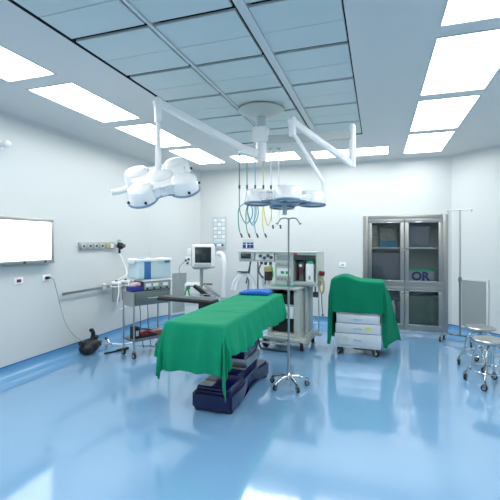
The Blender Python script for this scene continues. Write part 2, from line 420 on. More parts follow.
t = onback('notice_sign', 'small purple and grey pictogram sign on back wall above the wide shelf', 'sign', -2.46, 1.41)
mb = MB(); mb.box(-.115, .115, .0005, .006, 0, .185, .002); mb.build('board', 'lgrey', t)
for k, x in enumerate((.078, -.005, -.08)):
    mb = MB(); mb.box(x-.033, x+.033, .006, .0075, .01, .075); mb.box(x-.03, x+.03, .006, .0075, .09, .12); mb.build('symbol', 'purple', t, smooth=False)
mb = MB(); mb.box(.02, .045, .0075, .009, .015, .075); mb.ball((.033, .009, .088), .012, (1, .3, 1)); mb.build('figure_mark', 'white', t)

t = onback('wall_socket', 'small white wall socket on back wall just above the green covered cart', 'wall socket', -.62, 1.12)
mb = MB(); mb.box(-.062, .062, .0005, .012, -.045, .045, .004); mb.build('cover_plate', 'white', t)
mb = MB(); mb.box(-.025, .025, .012, .016, -.02, .02, .003); mb.build('outlet', 'lgrey', t)

# ------------------------------------------------------------------ built-in glass cabinet
W = CX1-CX0
t = thing('glass_door_cabinet', 'built-in stainless steel cabinet with four glass doors in the back wall', 'cabinet', (CX0, YB, 0))
D = .42
mb = MB(); e = .003
mb.box(e, .03, .0, D, .0, CZ-e); mb.box(W-.03, W-e, .0, D, .0, CZ-e); mb.box(e, W-e, 0, D, CZ-.03, CZ-e); mb.box(e, W-e, 0, D, .001, .03); mb.box(e, W-e, D-.02, D, .001, CZ-e); mb.box(W/2-.015, W/2+.015, .03, D-.02, .03, CZ-.03)
mb.box(.03, W-.03, .0, D-.02, .765, .785)
mb.build('carcass', 'cabin', t, smooth=False)
mb = MB(); mb.box(-.012, .065, -.022, -.001, 0.0, CZ+.012, .003); mb.box(W-.065, W+.012, -.022, -.001, 0, CZ+.012, .003); mb.box(.065, W-.065, -.022, -.001, CZ-.05, CZ+.012, .003); mb.box(.065, W-.065, -.022, -.001, .0, .035, .003); mb.box(.065, W-.065, -.022, -.001, .755, .80, .003)
mb.build('face_frame', 'cabsteel', t)
def cdoor(x0, x1, z0, z1, hx, hz):
    d = MB(); y0, y1 = -.040, -.0225; a = .068
    frame_boxes(d, x0, x1, z0, z1, a, y0, y1, .004); d = d.build('door', 'cabsteel', t)
    q = MB(); q.box(x0+a-.002, x1-a+.002, -.033, -.029, z0+a-.002, z1-a+.002); q.build('glass_pane', 'glass', d, smooth=False)
    q = MB()
    q.box(x0+a, x1-a, -.043, -.040, z0+a-.012, z0+a, .001); q.box(x0+a, x1-a, -.043, -.040, z1-a, z1-a+.012, .001)
    q.build('bead', 'chrome', d)
    q = MB(); q.cyl((hx, -.04, hz), (hx, -.062, hz), .012, .016, 12); q.build('handle', 'chrome', d)
cdoor(.070, W/2-.004, .80, CZ-.052, W/2-.035, 1.43); cdoor(W/2+.004, W-.070, .80, CZ-.052, W/2+.035, 1.43)
cdoor(.070, W/2-.004, .038, .755, W/2-.035, .66); cdoor(W/2+.004, W-.070, .038, .755, W/2+.035, .66)
for x0, x1 in ((.031, W/2-.016), (W/2+.016, W-.031)):
    mb = MB(); mb.box(x0, x1, .02, D-.021, 1.425, 1.445); mb.box(x0, x1, .012, .02, 1.42, 1.45); mb.build('shelf', 'steel', t, smooth=False)
# cabinet contents (each rests on a shelf)
def inbox(name, key, lab, cat, x, y, z, sx, sy, sz, bev=.01, jit=0., rz=0.):
    mb = MB(); mb.box(-sx/2, sx/2, -sy/2, sy/2, 0, sz, bev, seg=2)
    if jit:
        bmesh.ops.subdivide_edges(mb.bm, edges=list(mb.bm.edges), cuts=2, use_grid_fill=True)
        for v in mb.bm.verts:
            if v.co.z > .004: v.co += Vector((random.uniform(-jit, jit), random.uniform(-jit, jit), random.uniform(-jit, 0)))
    o = mb.build(name, key); o.location = (CX0+x, YB+y, z); o.rotation_euler = (0, 0, rz); return tag(o, lab, cat)
t2 = thing('storage_tray', 'shallow bright blue plastic tray on the upper left cabinet shelf', 'tray', (CX0+.42, YB+.115, 1.4455))
mb = MB(); mb.box(-.15, .15, -.09, .09, 0, .012); frame_boxes(mb, -.15, .15, 0, .12, .012, -.09, -.078); mb.box(-.15, .15, -.09, -.078, .01, .11); mb.box(-.15, .15, .078, .09, .01, .12); mb.box(-.15, -.138, -.09, .09, .01, .12); mb.box(.138, .15, -.09, .09, .01, .12)
mb.build('tray_body', 'bluec', t2); mb = MB(); mb.box(-.158, .158, -.098, -.09, .105, .12); mb.box(-.158, .158, .09, .098, .105, .12); mb.build('rim', 'bluec', t2)
inbox('wrapped_package', 'mottle', 'crumpled grey-brown wrapped package standing at the left behind upper left glass', 'package', .155, .22, 1.4455, .16, .22, .40, .02, .008)
inbox('wrapped_package', 'mottle', 'crumpled grey-brown wrapped package behind the bright blue tray', 'package', .42, .31, 1.4455, .30, .15, .36, .02, .008)
inbox('violet_package', 'violet', 'large flat grey-violet wrapped bundle behind middle of upper left glass door', 'package', .39, .20, .786, .50, .26, .56, .02, .004)
inbox('violet_package', 'violet', 'grey-violet wrapped bundle on the upper right cabinet shelf', 'package', .93, .22, 1.4455, .36, .26, .38, .02, .005)
t2 = thing('storage_box', 'milky plastic box marked OR with a green lid in right cabinet half', 'storage box', (CX0+.955, YB+.14, .786))
mb = MB(); mb.box(-.205, .205, -.12, .14, 0, .245, .01); mb.build('box_body', 'clearbox', t2)
mb = MB(); mb.box(-.215, .215, -.128, .148, .2455, .29, .008); mb.build('lid', 'lid', t2)
text('OR', .20, 'purple', t2, (-.01, -.1225, .152), (PI/2, 0, 0))
inbox('folded_linen', 'folded', 'tall stack of folded dull green linen behind the lower right glass door', 'linen', 1.0, .20, .031, .50, .26, .57, .03, .006)
inbox('black_binder', 'dgrey', 'black upright case behind the lower left glass door', 'case', .60, .22, .031, .10, .24, .45, .006)
t2 = thing('spray_bottle', 'white tall bottle behind the lower left glass door', 'bottle', (CX0+.50, YB+.12, .031))
mb = MB(); mb.lathe([(0, 0), (.04, 0), (.045, .02), (.045, .36), (.02, .42), (.02, .46), (0, .46)], 18); mb.build('bottle_body', 'white', t2)
mb = MB(); mb.lathe([(0, .461), (.024, .461), (.024, .50), (0, .50)], 14); mb.build('cap', 'bluec', t2)
inbox('wrapped_package', 'mottle', 'crumpled wrapped package at the left behind the lower left glass door', 'package', .25, .22, .031, .30, .24, .45, .02, .008)

# ------------------------------------------------------------------ casters
def caster(parent, x, y, r=.04, w=.022, yaw=0., key='black', hub='lgrey', top=None):
    h = r*2
    mb = MB(); mt = Matrix.Translation((x, y, r)) @ Matrix.Rotation(yaw, 4, 'Z')
    p = lambda a: mt @ Vector(a)
    mb.cyl(p((-w/2, 0, 0)), p((w/2, 0, 0)), r, n=20)
    wh = mb.build('wheel', key, parent)
    mb = MB(); mb.cyl(p((-w/2-.003, 0, 0)), p((w/2+.003, 0, 0)), r*.5, n=14); mb.build('hub', hub, wh)
    mb = MB(); mb.box(-w/2-.008, -w/2-.004, -.01, .018, -.006, r+.008, mtx=mt); mb.box(w/2+.004, w/2+.008, -.01, .018, -.006, r+.008, mtx=mt)
    mb.box(-w/2-.008, w/2+.008, -.012, .024, r+.006, r+.014, mtx=mt)
    tp_ = top if top else r*2+.05
    mb.cyl(p((0, .006, r+.012)), p((0, .006, tp_-r)), .009, n=10)
    mb.build('fork', 'dsteel', wh)
    return wh

# ------------------------------------------------------------------ draped cloth
def drape(name, x0, x1, y0, y1, zt, dl, dr, df, db, key, flare=.10, amp=.018, k=26., ztop=None, hem=None, step=.022, low=0., seed=1, flarex=None):
    rnd = random.Random(seed); ph = [rnd.uniform(0, 6.28) for _ in range(6)]
    ax0, ax1, by0, by1 = x0-dl, x1+dr, y0-df, y1+db
    nx = int((ax1-ax0)/step); ny = int((by1-by0)/step)
    bm = bmesh.new(); G = []
    for j in range(ny+1):
        row = []
        for i in range(nx+1):
            a = ax0+(ax1-ax0)*i/nx; b = by0+(by1-by0)*j/ny
            cx = min(max(a, x0), x1); cy = min(max(b, y0), y1)
            ea, eb = a-cx, b-cy
            dist = math.hypot(ea, eb)
            zz = zt+(ztop(cx, cy) if ztop else 0)
            if dist < 1e-6:
                w = .0025*math.sin(9*cx+5*cy+ph[0])+.002*math.sin(17*cy-8*cx+ph[1])
                row.append(bm.verts.new((cx, cy, zz+w+.0045))); continue
            ux, uy = ea/dist, eb/dist
            s = cx*1.0+cy*1.0+1.2*math.atan2(uy, ux)*.45
            if hem: dist *= hem(cx, cy, ux, uy)
            R = .014
            if dist < R*PI/2:
                th = dist/R; out = R*math.sin(th); dz = R*(1-math.cos(th))
            else:
                out = R; dz = R+dist-R*PI/2
            f = min(1, max(0, (dist-.03)/.22))
            fl = flare
            if flarex and ux > .2: fl = -.02+flarex*ux*(.1+(cy-y0)/(y1-y0))
            out += fl*max(0, dist-.03)
            rip = amp*f*(math.sin(k*s+ph[2])+.5*math.sin(k*1.9*s+ph[3])+.6*math.sin(k*.43*s+ph[4]))
            out += rip+amp*1.3*f
            corner = abs(ux*uy)*2
            out += corner*.05*f*math.sin(7*math.atan2(abs(uy), abs(ux)))
            z = max(zz-dz*(.985), low)
            row.append(bm.verts.new((cx+ux*out, cy+uy*out, z)))
        G.append(row)
    for j in range(ny):
        for i in range(nx): bm.faces.new((G[j][i], G[j][i+1], G[j+1][i+1], G[j+1][i]))
    me = bpy.data.meshes.new(name); bm.to_mesh(me); bm.free(); me.materials.append(M[key])
    for p in me.polygons: p.use_smooth = True
    o = bpy.data.objects.new(name, me); C.objects.link(o)
    m = o.modifiers.new('sub', 'SUBSURF'); m.levels = 1; m.render_levels = 1
    m = o.modifiers.new('thick', 'SOLIDIFY'); m.thickness = .003; m.offset = 1
    return o

# ------------------------------------------------------------------ operating table
TX, TY = -1.49, 4.0
t = thing('operating_table', 'operating table on navy blue pedestal, its top hidden under green sheet', 'operating table', (TX, 3.22, 0))
BX = Matrix.Translation((.055, 0, 0))
# base: broad foot block at the near end, waist, wings at the far end
mb = MB(); out = [(-.19, .0), (.20, .0), (.215, .30), (.15, .62), (.15, .78), (.24, 1.02), (.24, 1.12), (-.24, 1.12), (-.24, 1.02), (-.15, .78), (-.15, .62), (-.20, .30)]
mb.prism(out, .012, .185, bev=.025, mtx=BX)
mb.box(-.17, .18, .05, .42, .16, .222, .03, seg=3, mtx=BX); mb.box(-.12, .12, .40, 1.06, .16, .23, .03, mtx=BX)
mb.build('base', 'navy', t)
mb = MB(); mb.box(-.08, .04, .06, .16, .2205, .231, .005); mb.build('foot_pedal', 'lgrey', t)
for x, y in ((-.15, .06), (.16, .06), (-.2, 1.06), (.2, 1.06)):
    mb = MB(); mb.cyl((x+.055, y, .0), (x+.055, y, .03), .03); mb.build('foot', 'black', t)
mb = MB(); mb.box(-.13, .19, .56, 1.0, .225, .245, .01); mb.box(-.12, .21, .56, 1.0, .245, .335, .006); mb.build('column_bellows', 'steel', t)
mb = MB(); mb.box(-.135, .195, .54, 1.02, .335, .64, .02); mb.box(-.19, .19, .45, 1.15, .64, .735, .02); mb.build('column', 'navy', t)
mb = MB(); mb.box(.1955, .208, .80, .98, .45, .54, .003); mb.build('control_plate', 'grey', t)
mb = MB()
for x in (-.275, .275): mb.box(x-.008-(.01 if x > 0 else -.02), x+.008-(.01 if x > 0 else -.02), -.18, 1.75, .745, .775, .003)
mb.box(-.26, .26, -.2, 1.78, .74, .765, .004); mb.build('table_frame', 'steel', t)
for y0, y1 in ((-.235, .40), (.405, 1.15), (1.155, 1.80)):
    mb = MB(); mb.box(-.255, .27, y0, y1, .776, .845, .02, seg=3); mb.build('mattress', 'blackp', t)
# arm board to the left
ab = MB(); mt = Matrix.Translation((-.30, .98, 0)) @ Matrix.Rotation(math.radians(171), 4, 'Z')
ab.box(.02, .82, -.075, .075, .832, .870, .012, mtx=mt)
ab = ab.build('arm_board', 'padtop', t)
mb = MB(); mb.box(.015, .83, -.08, .08, .818, .848, .006, mtx=mt); mb.build('board_base', 'black', ab)
mb = MB(); mb.box(.12, .23, -.05, .05, .70, .817, .008, mtx=mt); mb.cyl(mt @ Vector((.17, 0, .74)), mt @ Vector((-.03, 0, .755)), .016); mb.build('bracket', 'black', ab)

def hemf(cx, cy, ux, uy):
    s = 1.
    if ux > .5 and abs(uy) < .3: s *= 1.0+.10*math.sin(5.5*cy+1.)
    if ux < -.5: s *= 1+.05*math.sin(4*cy)
    if ux > .2 and uy < -.2: s *= 1+.5*abs(ux*uy)
    if ux < -.2 and uy < -.2: s *= 1+.1*abs(ux*uy)
    return s
def seam(cx, cy): return -.012*math.exp(-((cy-3.62-.05*cx)/.012)**2)-.010*math.exp(-((cy-4.375)/.015)**2)
o = drape('surgical_sheet', TX-.262, TX+.275, 2.985, 5.03, .853, .29, .30, .41, .20, 'green', flare=.06, amp=.019, hem=hemf, ztop=seam, seed=3)
tag(o, 'long green surgical sheet draped over the operating table', 'surgical sheet')

t = thing('blue_pad', 'flat bright blue cushion lying on far end of the green table sheet', 'cushion', (-1.52, 4.86, .8635), .03)
mb = MB(); mb.box(-.20, .20, -.12, .12, 0, .055, .022, seg=4)
bmesh.ops.subdivide_edges(mb.bm, edges=[e for e in mb.bm.edges if e.calc_length() > .1], cuts=3, use_grid_fill=True)
for v in mb.bm.verts:
    if v.co.z > .03: v.co.z += .006*math.sin(9*v.co.x)-.02*(abs(v.co.x)/.2)**4
mb.build('cushion_body', 'blue', t)

# ------------------------------------------------------------------ wheeled drip stand beside the table
t = thing('drip_stand', 'slim chrome drip stand with two hooks standing right of the operating table', 'drip stand', (-.91, 4.09, 0), .35)
mb = MB(); mb.cyl((0, 0, .10), (0, 0, 1.10), .0125, n=14); mb.build('lower_pole', 'steel', t)
mb = MB(); mb.cyl((0, 0, 1.10), (0, 0, 1.80), .009, n=12); mb.build('upper_pole', 'dsteel', t)
mb = MB(); mb.cyl((0, 0, 1.07), (0, 0, 1.13), .019); mb.cyl((0, -.015, 1.10), (0, -.05, 1.10), .009, n=10); mb.build('height_clamp', 'dsteel', t)
for sgn in (-1, 1):
    mb = MB(); mb.tube([(0, 0, 1.785), (sgn*.03, 0, 1.80), (sgn*.08, 0, 1.795), (sgn*.108, 0, 1.76), (sgn*.122, 0, 1.735), (sgn*.138, 0, 1.75)], .006, 8); mb.build('hook', 'dsteel', t)
mb = MB(); mb.lathe([(0, .075), (.035, .075), (.035, .12), (.02, .14), (.014, .145), (0, .145)], 18); mb.build('base_hub', 'chrome', t)
for q in range(5):
    a = q*2*PI/5-PI/2+.35; c_, s_ = math.cos(a), math.sin(a)
    mb = MB(); mb.tube([(c_*.02, s_*.02, .105), (c_*.08, s_*.08, .105), (c_*.14, s_*.14, .088), (c_*.20, s_*.20, .062)], [.017, .016, .014, .013], 10); lg = mb.build('leg', 'chrome', t)
    caster(lg, c_*.20, s_*.20, .026, .018, a+PI/2, top=.09)

# ------------------------------------------------------------------ right drip stand with crossbar
t = thing('crossbar_stand', 'tall thin grey stand with a crossbar top beside the right corner grille', 'drip stand', (1.20, 6.70, 0), -.52)
mb = MB(); mb.cyl((0, 0, .10), (0, 0, .98), .016, n=14); mb.build('lower_pole', 'dsteel', t)
mb = MB(); mb.cyl((0, 0, .98), (0, 0, 2.04), .011, n=12); mb.build('upper_pole', 'steel', t)
mb = MB(); mb.cyl((0, 0, .93), (0, 0, 1.0), .024); mb.cyl((0, -.02, .965), (0, -.06, .965), .01, n=10); mb.build('height_clamp', 'dsteel', t)
mb = MB(); mb.cyl((-.18, 0, 2.035), (.18, 0, 2.035), .007, n=10)
for x in (-.17, .17): mb.tube([(x, 0, 2.035), (x, -.02, 2.0), (x, -.035, 2.01), (x, -.04, 2.03)], .005, 8)
mb.build('crossbar', 'steel', t)
mb = MB(); mb.box(-.26, .26, -.02, .02, .085, .115, .006); mb.box(-.24, -.20, -.20, .02, .085, .112, .006); mb.box(.20, .24, -.20, .02, .085, .112, .006); mb.build('base_frame', 'chrome', t)
for x, y in ((-.24, 0.), (.24, 0.), (-.22, -.19), (.22, -.19)): caster(t, x, y, .036, .024, .3, top=.12)

# ------------------------------------------------------------------ steel stools
def stool(lab, x, y, rz, h, first=None):
    t = thing('rolling_stool', lab, 'stool', (x, y, 0), rz, 'round steel stools by the right corner')
    mb = MB(); mb.lathe([(0, h-.012), (.14, h-.012), (.158, h-.022), (.168, h-.012), (.168, h+.004), (.158, h+.012), (.05, h+.010), (0, h+.008)], 32); mb.build('seat', 'steel', t)
    mb = MB(); mb.cyl((0, 0, h-.05), (0, 0, h-.012), .055, .07); mb.build('seat_mount', 'dsteel', t)
    mb = MB(); mb.cyl((0, 0, .20), (0, 0, h-.05), .019); mb.build('post', 'chrome', t)
    for q in range(4):
        a = q*PI/2+PI/4; c_, s_ = math.cos(a), math.sin(a)
        mb = MB(); mb.tube([(c_*.015, s_*.015, h-.06), (c_*.09, s_*.09, h-.075), (c_*.145, s_*.145, h-.16), (c_*.165, s_*.165, h-.28), (c_*.20, s_*.20, .14), (c_*.235, s_*.235, .075)], .0115, 10); lg = mb.build('leg', 'chrome', t)
        caster(lg, c_*.235, s_*.235, .032, .024, a, top=.11)
    mb = MB(); mb.tube([(math.cos(a*PI/12)*.190, math.sin(a*PI/12)*.190, .165) for a in range(24)], .008, 8, 1, True); mb.build('foot_ring', 'chrome', t)
    return t
stool('round steel rolling stool farther back, just before the corner grille', 1.20, 5.47, .75, .485)
stool('round steel rolling stool nearest the viewer at the right picture edge', 1.145, 4.80, .35, .485)

# ------------------------------------------------------------------ covered cart
t = thing('case_cart', 'silver drawer cart on casters half covered by a green cloth', 'cart', (-.26, 5.46, 0), .0)
mb = MB(); mb.box(-.30, .295, .0, .46, .105, .13, .006); mb.box(-.285, .285, .02, .45, .13, .555, .008); mb.build('body', 'alu', t)
for z0, z1, xl, xr in ((.135, .30, -.305, .30), (.308, .435, -.295, .295), (.443, .55, -.25, .275)):
    mb = MB(); mb.box(xl, xr, -.018, .019, z0, z1, .01); d = mb.build('drawer', 'alu', t)
    mb = MB(); mb.box(-.055, .055, -.034, -.0185, (z0+z1)/2-.006, (z0+z1)/2+.006, .003); mb.build('handle', 'steel', d)
mb = MB(); mb.box(.09, .17, -.0205, -.0185, .36, .395); mb.build('sticker', 'yellow', t, smooth=False)['label'] = 'yellow sticker'
mb = MB(); mb.prism([(.045*math.cos(a*PI/3)-.16, .045*math.sin(a*PI/3)+.22) for a in range(6)], .0185, .0205, mtx=Matrix(((1, 0, 0, 0), (0, 0, -1, 0), (0, 1, 0, 0), (0, 0, 0, 1)))); mb.build('badge', 'cream', t, smooth=False)
mb = MB(); mb.box(-.27, .27, .02, .45, .555, .62, .008); mb.box(-.32, .30, .03, .43, .56, 1.0, .03); mb.build('upper_case', 'lgrey', t)
mb = MB(); mb.box(-.06, .22, .05, .40, .07, .105, .004); mb.build('undertray', 'dgrey', t)
for x, y, a in ((-.25, .03, .5), (.24, .03, .9), (-.24, .42, .2), (.24, .42, .4)): caster(t, x, y, .045, .03, a, top=.148)
def ch(cx, cy):
    x = cx+.29
    return .06*math.exp(-((x+.16)/.14)**2)-.03*max(0, x)+.0
def chem(cx, cy, ux, uy): return 1+(ch(cx, cy)-.01)/.45 if uy < -.9 else 1.
o = drape('green_cover', -.26-.345, -.26+.325, 5.475, 5.905, 1.012, .86, .86, .45, .45, 'greend', flare=.02, amp=.008, k=15., ztop=ch, hem=chem, seed=5, low=.13, flarex=.24)
tag(o, 'green cloth cover hanging over the top of the silver drawer cart', 'cloth cover')

# ------------------------------------------------------------------ trolley with electrosurgical unit
t = thing('instrument_trolley', 'steel trolley with top drawer and lower shelf beside the left wall', 'trolley', (-3.063, 4.70, 0), math.radians(61))
LX, LY = .265, .155
for x in (-LX, LX):
    for y in (-LY, LY):
        mb = MB(); mb.cyl((x, y, .09), (x, y, .87), .0125, n=12); lg = mb.build('leg', 'steel', t)
        caster(lg, x, y, .038, .024, .4+x, top=.12)
mb = MB(); mb.box(-LX-.015, LX+.015, -LY-.015, LY+.015, .865, .88, .004); mb.box(-LX+.002, LX-.002, LY-.003, LY+.003, .68, .865); mb.box(-LX-.003, -LX+.003, -LY+.01, LY-.01, .68, .865); mb.box(LX-.003, LX+.003, -LY+.01, LY-.01, .68, .865); mb.build('top', 'steel', t)
mb = MB(); mb.box(-LX+.014, LX-.014, -LY-.012, LY-.01, .695, .86, .004); d = mb.build('drawer', 'dsteel', t)
mb = MB(); mb.tube([(-.07, -LY-.013, .79), (-.065, -LY-.035, .79), (.065, -LY-.035, .79), (.07, -LY-.013, .79)], .005, 8, 2); mb.build('handle', 'steel', d)
mb = MB(); mb.box(-LX-.01, LX+.01, -LY-.01, LY+.01, .22, .235, .003); mb.box(-LX, LX, -LY-.012, -LY-.008, .235, .26); mb.build('shelf', 'dsteel', t)

TM = Matrix.Translation((-3.063, 4.70, 0)) @ Matrix.Rotation(math.radians(61), 4, 'Z')
def ontro(name, lab, cat, x, y, z, rz=0.):
    p = TM @ Vector((x, y, z)); return thing(name, lab, cat, p, math.radians(61)+rz)
t = ontro('electrosurgical_unit', 'electrosurgical unit with dark front and white lid on top of the trolley', 'medical device', .08, .0, .8805)
mb = MB(); mb.box(-.20, .22, -.14, .15, .008, .125, .008); mb.build('housing', 'dgrey', t)
mb = MB(); mb.box(-.21, .23, -.15, .155, .1255, .15, .008); mb.build('lid', 'white', t)
mb = MB(); mb.box(-.19, .21, -.146, -.141, .015, .118, .002); mb.build('front_panel', 'grey', t)
for x in (-.13, -.02, .13):
    mb = MB(); mb.box(x-.04, x+.04, -.151, -.146, .055, .10, .004); mb.build('display', 'white', t)
for x in (-.15, -.05, .05, .15):
    mb = MB(); mb.cyl((x, -.146, .032), (x, -.16, .032), .013, n=12); mb.build('socket', 'black', t)
mb = MB(); mb.box(.0, .025, -.154, -.151, .07, .085); mb.build('indicator', 'yellow', t, smooth=False)
for x in (-.17, .19):
    mb = MB(); mb.cyl((x, -.13, 0), (x, -.13, .008), .014); mb.cyl((x, .13, 0), (x, .13, .008), .014); mb.build('foot', 'black', t)
# big plastic pack on the unit
t = ontro('supply_pack', 'big translucent white pack with blue stripe lying on the electrosurgical unit', 'package', .06, .0, 1.031)
mb = MB(); mb.box(-.27, .25, -.14, .14, .004, .265, .035, seg=4)
bmesh.ops.subdivide_edges(mb.bm, edges=[e for e in mb.bm.edges if e.calc_length() > .1], cuts=4, use_grid_fill=True)
for v in mb.bm.verts:
    k = 1+.05*math.sin(14*v.co.x+3)*math.sin(9*v.co.z)
    v.co.y *= k; v.co.z *= 1+.04*math.sin(11*v.co.x)
mb.build('pack_body', 'pale', t)
mb = MB(); mb.box(-.285, .26, -.145, .145, .24, .285, .015, seg=3); mb.box(-.325, -.28, -.10, .06, .22, .28, .02); mb.build('pack_top', 'pwhite', t)
mb = MB(); mb.box(-.17, -.075, -.152, -.138, .01, .245, .003); mb.build('stripe', 'cblue', t)['label'] = 'blue stripe'
mb = MB(); mb.box(.14, .22, -.154, -.144, .225, .255, .002); mb.box(.0, .08, -.05, .03, .2855, .289, .001); mb.box(-.22, -.12, -.10, -.03, .2855, .289, .001); mb.build('label_print', 'cblue', t)
t = ontro('glove_box', 'dark blue carton with pink wrapped contents on the trolley top, left corner', 'box', -.21, -.07, .8805)
mb = MB(); mb.box(-.085, .085, -.09, .085, 0, .065, .005); mb.build('carton', 'navyp', t)
mb = MB(); mb.ball((-.03, -.01, .085), .055, (1, 1.1, .55), jit=.08); mb.ball((.035, .0, .09), .05, (.9, 1.2, .7), jit=.08); mb.ball((-.01, -.03, .10), .04, (1.2, 1, .6), jit=.1); mb.build('wrapped_contents', 'pink', t)
# on the lower shelf
t = ontro('foot_pedal', 'black foot pedal with red top on the lower trolley shelf', 'foot pedal', .0, -.02, .2355)
mb = MB(); mb.box(-.16, .10, -.10, .10, 0, .04, .01); mb.build('pedal_base', 'black', t)
mb = MB(); mb.box(-.13, -.04, -.08, .08, .04, .075, .012); mb.box(-.0, .09, -.08, .08, .04, .06, .012); mb.use('red').box(-.0, .09, -.08, .08, .0605, .068, .003); mb.build('pedal_plate', 'dgrey', t)
tag(ontro('power_adapter', 'black upright power adapter with white label on lower trolley shelf, left end', 'power adapter', -.20, -.05, .2355), 'black upright power adapter with white label on lower trolley shelf, left end', 'power adapter')
ad = [o for o in C.objects if o.name.startswith('power_adapter')][0]
mb = MB(); mb.box(-.04, .04, -.07, .07, 0, .17, .01); mb.build('case', 'black', ad)
mb = MB(); mb.box(-.02, .02, -.072, -.0705, .05, .12); mb.build('sticker', 'lgrey', ad, smooth=False)
t = ontro('brown_carton', 'small brown carton on the lower trolley shelf, right end', 'box', .19, .04, .2355)
mb = MB(); mb.box(-.07, .07, -.09, .09, 0, .055, .004); mb.build('carton_body', 'brown', t)
mb = MB(); mb.box(-.0705, .0705, -.012, .012, .04, .0565); mb.build('tape', 'cream', t, smooth=False)
p = [TM @ Vector(q) for q in ((-.18, -.10, .26), (-.10, -.14, .33), (.02, -.15, .30), (.10, -.08, .27), (.05, .02, .31), (-.06, .05, .33), (-.14, -.02, .30), (-.08, -.10, .29))]
tag(MB().tube(p, .009, 8).build('pedal_cable', 'black'), 'black cable coiled over the foot pedal on the lower trolley shelf', 'cable')
for q, (xx, lab) in enumerate(((-.02, 'dark cable hanging behind the trolley, the left one'), (.10, 'dark cable hanging behind the trolley, the right one'))):
    p = [TM @ Vector(v) for v in ((xx, .16, .95), (xx, .19, .80), (xx+.02, .19, .55), (xx+.05, .24, .35), (xx+.07, .25, .20), (xx+.10, .24, .006))]
    tag(MB().tube(p, .006, 6).build('power_cable', 'dgrey'), lab, 'cable')

# ------------------------------------------------------------------ black foot pump and things on the floor by the wall
t = thing('foot_pump', 'lumpy black foot pump bag on the floor against the left wall', 'bag', (-3.80, 4.45, 0), .1)
mb = MB(); mb.ball((0, 0, .10), .155, (.72, 1.0, .62), 18, .035); mb.ball((.0, -.09, .08), .10, (1, 1, .75), 14, .05)
for v in mb.bm.verts: v.co.z = max(v.co.z, .0)
mb.build('bag_body', 'black', t)
mb = MB(); mb.tube([(-.02, .06, .17), (-.02, .09, .24), (-.01, .05, .30), (.0, .01, .31)], .028, 10); mb.ball((-.01, .12, .19), .045, (1, 1.3, .7)); mb.build('handle', 'black', t)
mb = MB(); mb.cyl((-.03, -.15, .17), (.0, -.22, .185), .03); mb.build('knob', 'black', t)
t = thing('metal_coupling', 'shiny metal coupling with white hose lying beside the black foot pump', 'tool', (-3.70, 4.68, 0), 1.3)
mb = MB(); mb.cyl((-.12, 0, .10), (.06, 0, .06), .026, .02); mb.cyl((.02, -.02, .085), (.02, .03, .14), .014); mb.cyl((-.02, .0, .0), (-.02, 0, .09), .02); mb.build('coupling_body', 'chrome', t)
mb = MB(); mb.tube([(.06, 0, .06), (.14, .02, .04), (.22, .0, .02), (.34, -.05, .014), (.42, -.02, .014)], .012, 8); mb.build('hose', 'white', t)
for pc in ((.0, .03, .15), (-.10, .02, .125)):
    mb = MB(); mb.ball(pc, .024); mb.build('valve', 'dgrey', t)
t = thing('black_strap', 'thin black strap lying flat on the floor beside the foot pump', 'strap', (-3.56, 4.47, 0), 1.15)
mb = MB(); mb.box(-.02, .20, -.018, .018, .001, .02, .004); mb.box(.16, .34, -.025, .025, .001, .03, .008); mb.build('strap_body', 'black', t)
tag(MB().tube([(-3.45, 4.9, .02), (-3.3, 5.0, .008), (-3.05, 4.98, .008), (-2.9, 4.75, .008), (-2.75, 4.62, .008), (-2.6, 4.7, .008), (-2.4, 4.8, .008)], .006, 6).build('floor_cable', 'lgrey'), 'pale grey cable trailing across the blue floor under the trolley', 'cable')

# ------------------------------------------------------------------ patient monitor on a stand
MX, MY = -2.86, 6.0
t = thing('monitor_stand', 'grey wheeled pole stand with tray under the patient monitor', 'stand', (MX+.02, MY, 0), .12)
mb = MB(); mb.cyl((0, 0, .08), (0, 0, 1.085), .028, n=14); mb.build('pole', 'grey', t)
mb = MB(); mb.box(-.11, .11, -.09, .09, 1.085, 1.10, .004); mb.build('mount_plate', 'grey', t)
for q in range(5):
    a = q*2*PI/5; c_, s_ = math.cos(a), math.sin(a)
    mb = MB(); mb.tube([(c_*.02, s_*.02, .10), (c_*.12, s_*.12, .10), (c_*.20, s_*.20, .085)], .018, 8); lg = mb.build('leg', 'lgrey', t); caster(lg, c_*.20, s_*.20, .035, .022, a, top=.09+.035)
mb = MB(); mb.box(-.12, .30, -.20, .06, .62, .635, .004); frame_boxes(mb, -.12, .30, .635, .69, .012, -.20, -.192); mb.build('tray', 'lgrey', t)
mb = MB(); mb.box(-.24, -.20, -.04, .0, .74, .80, .004); mb.cyl((-.20, -.02, .79), (0, -.0, .79), .01, n=8); mb.build('side_arm', 'dsteel', t)
t = thing('patient_monitor', 'white patient monitor with dark screen on the pole stand by back wall', 'monitor', (MX+.06, MY-.01, 1.101), .12)
mb = MB(); mb.box(-.175, .185, -.09, .09, .02, .40, .03, seg=3); mb.build('housing', 'white', t)
mb = MB(); mb.box(-.115, .165, -.098, -.088, .095, .355, .006); mb.build('screen', 'screen', t)
mb = MB(); mb.box(-.13, .16, -.096, -.0905, .035, .08, .004); mb.build('key_strip', 'lgrey', t)
mb = MB(); mb.box(-.17, .18, -.10, .09, .0005, .03, .012); mb.build('base', 'grey', t)
mb = MB(); mb.box(-.31, -.195, -.06, .06, .05, .20, .012); mb.box(-.28, -.20, -.05, .06, .21, .33, .014); md = mb.build('module', 'white', t)
for x, z in ((-.285, .13), (-.235, .15), (-.255, .085)):
    mb = MB(); mb.cyl((x, -.061, z), (x, -.08, z), .018, n=12); mb.build('plug', 'dgrey', md)
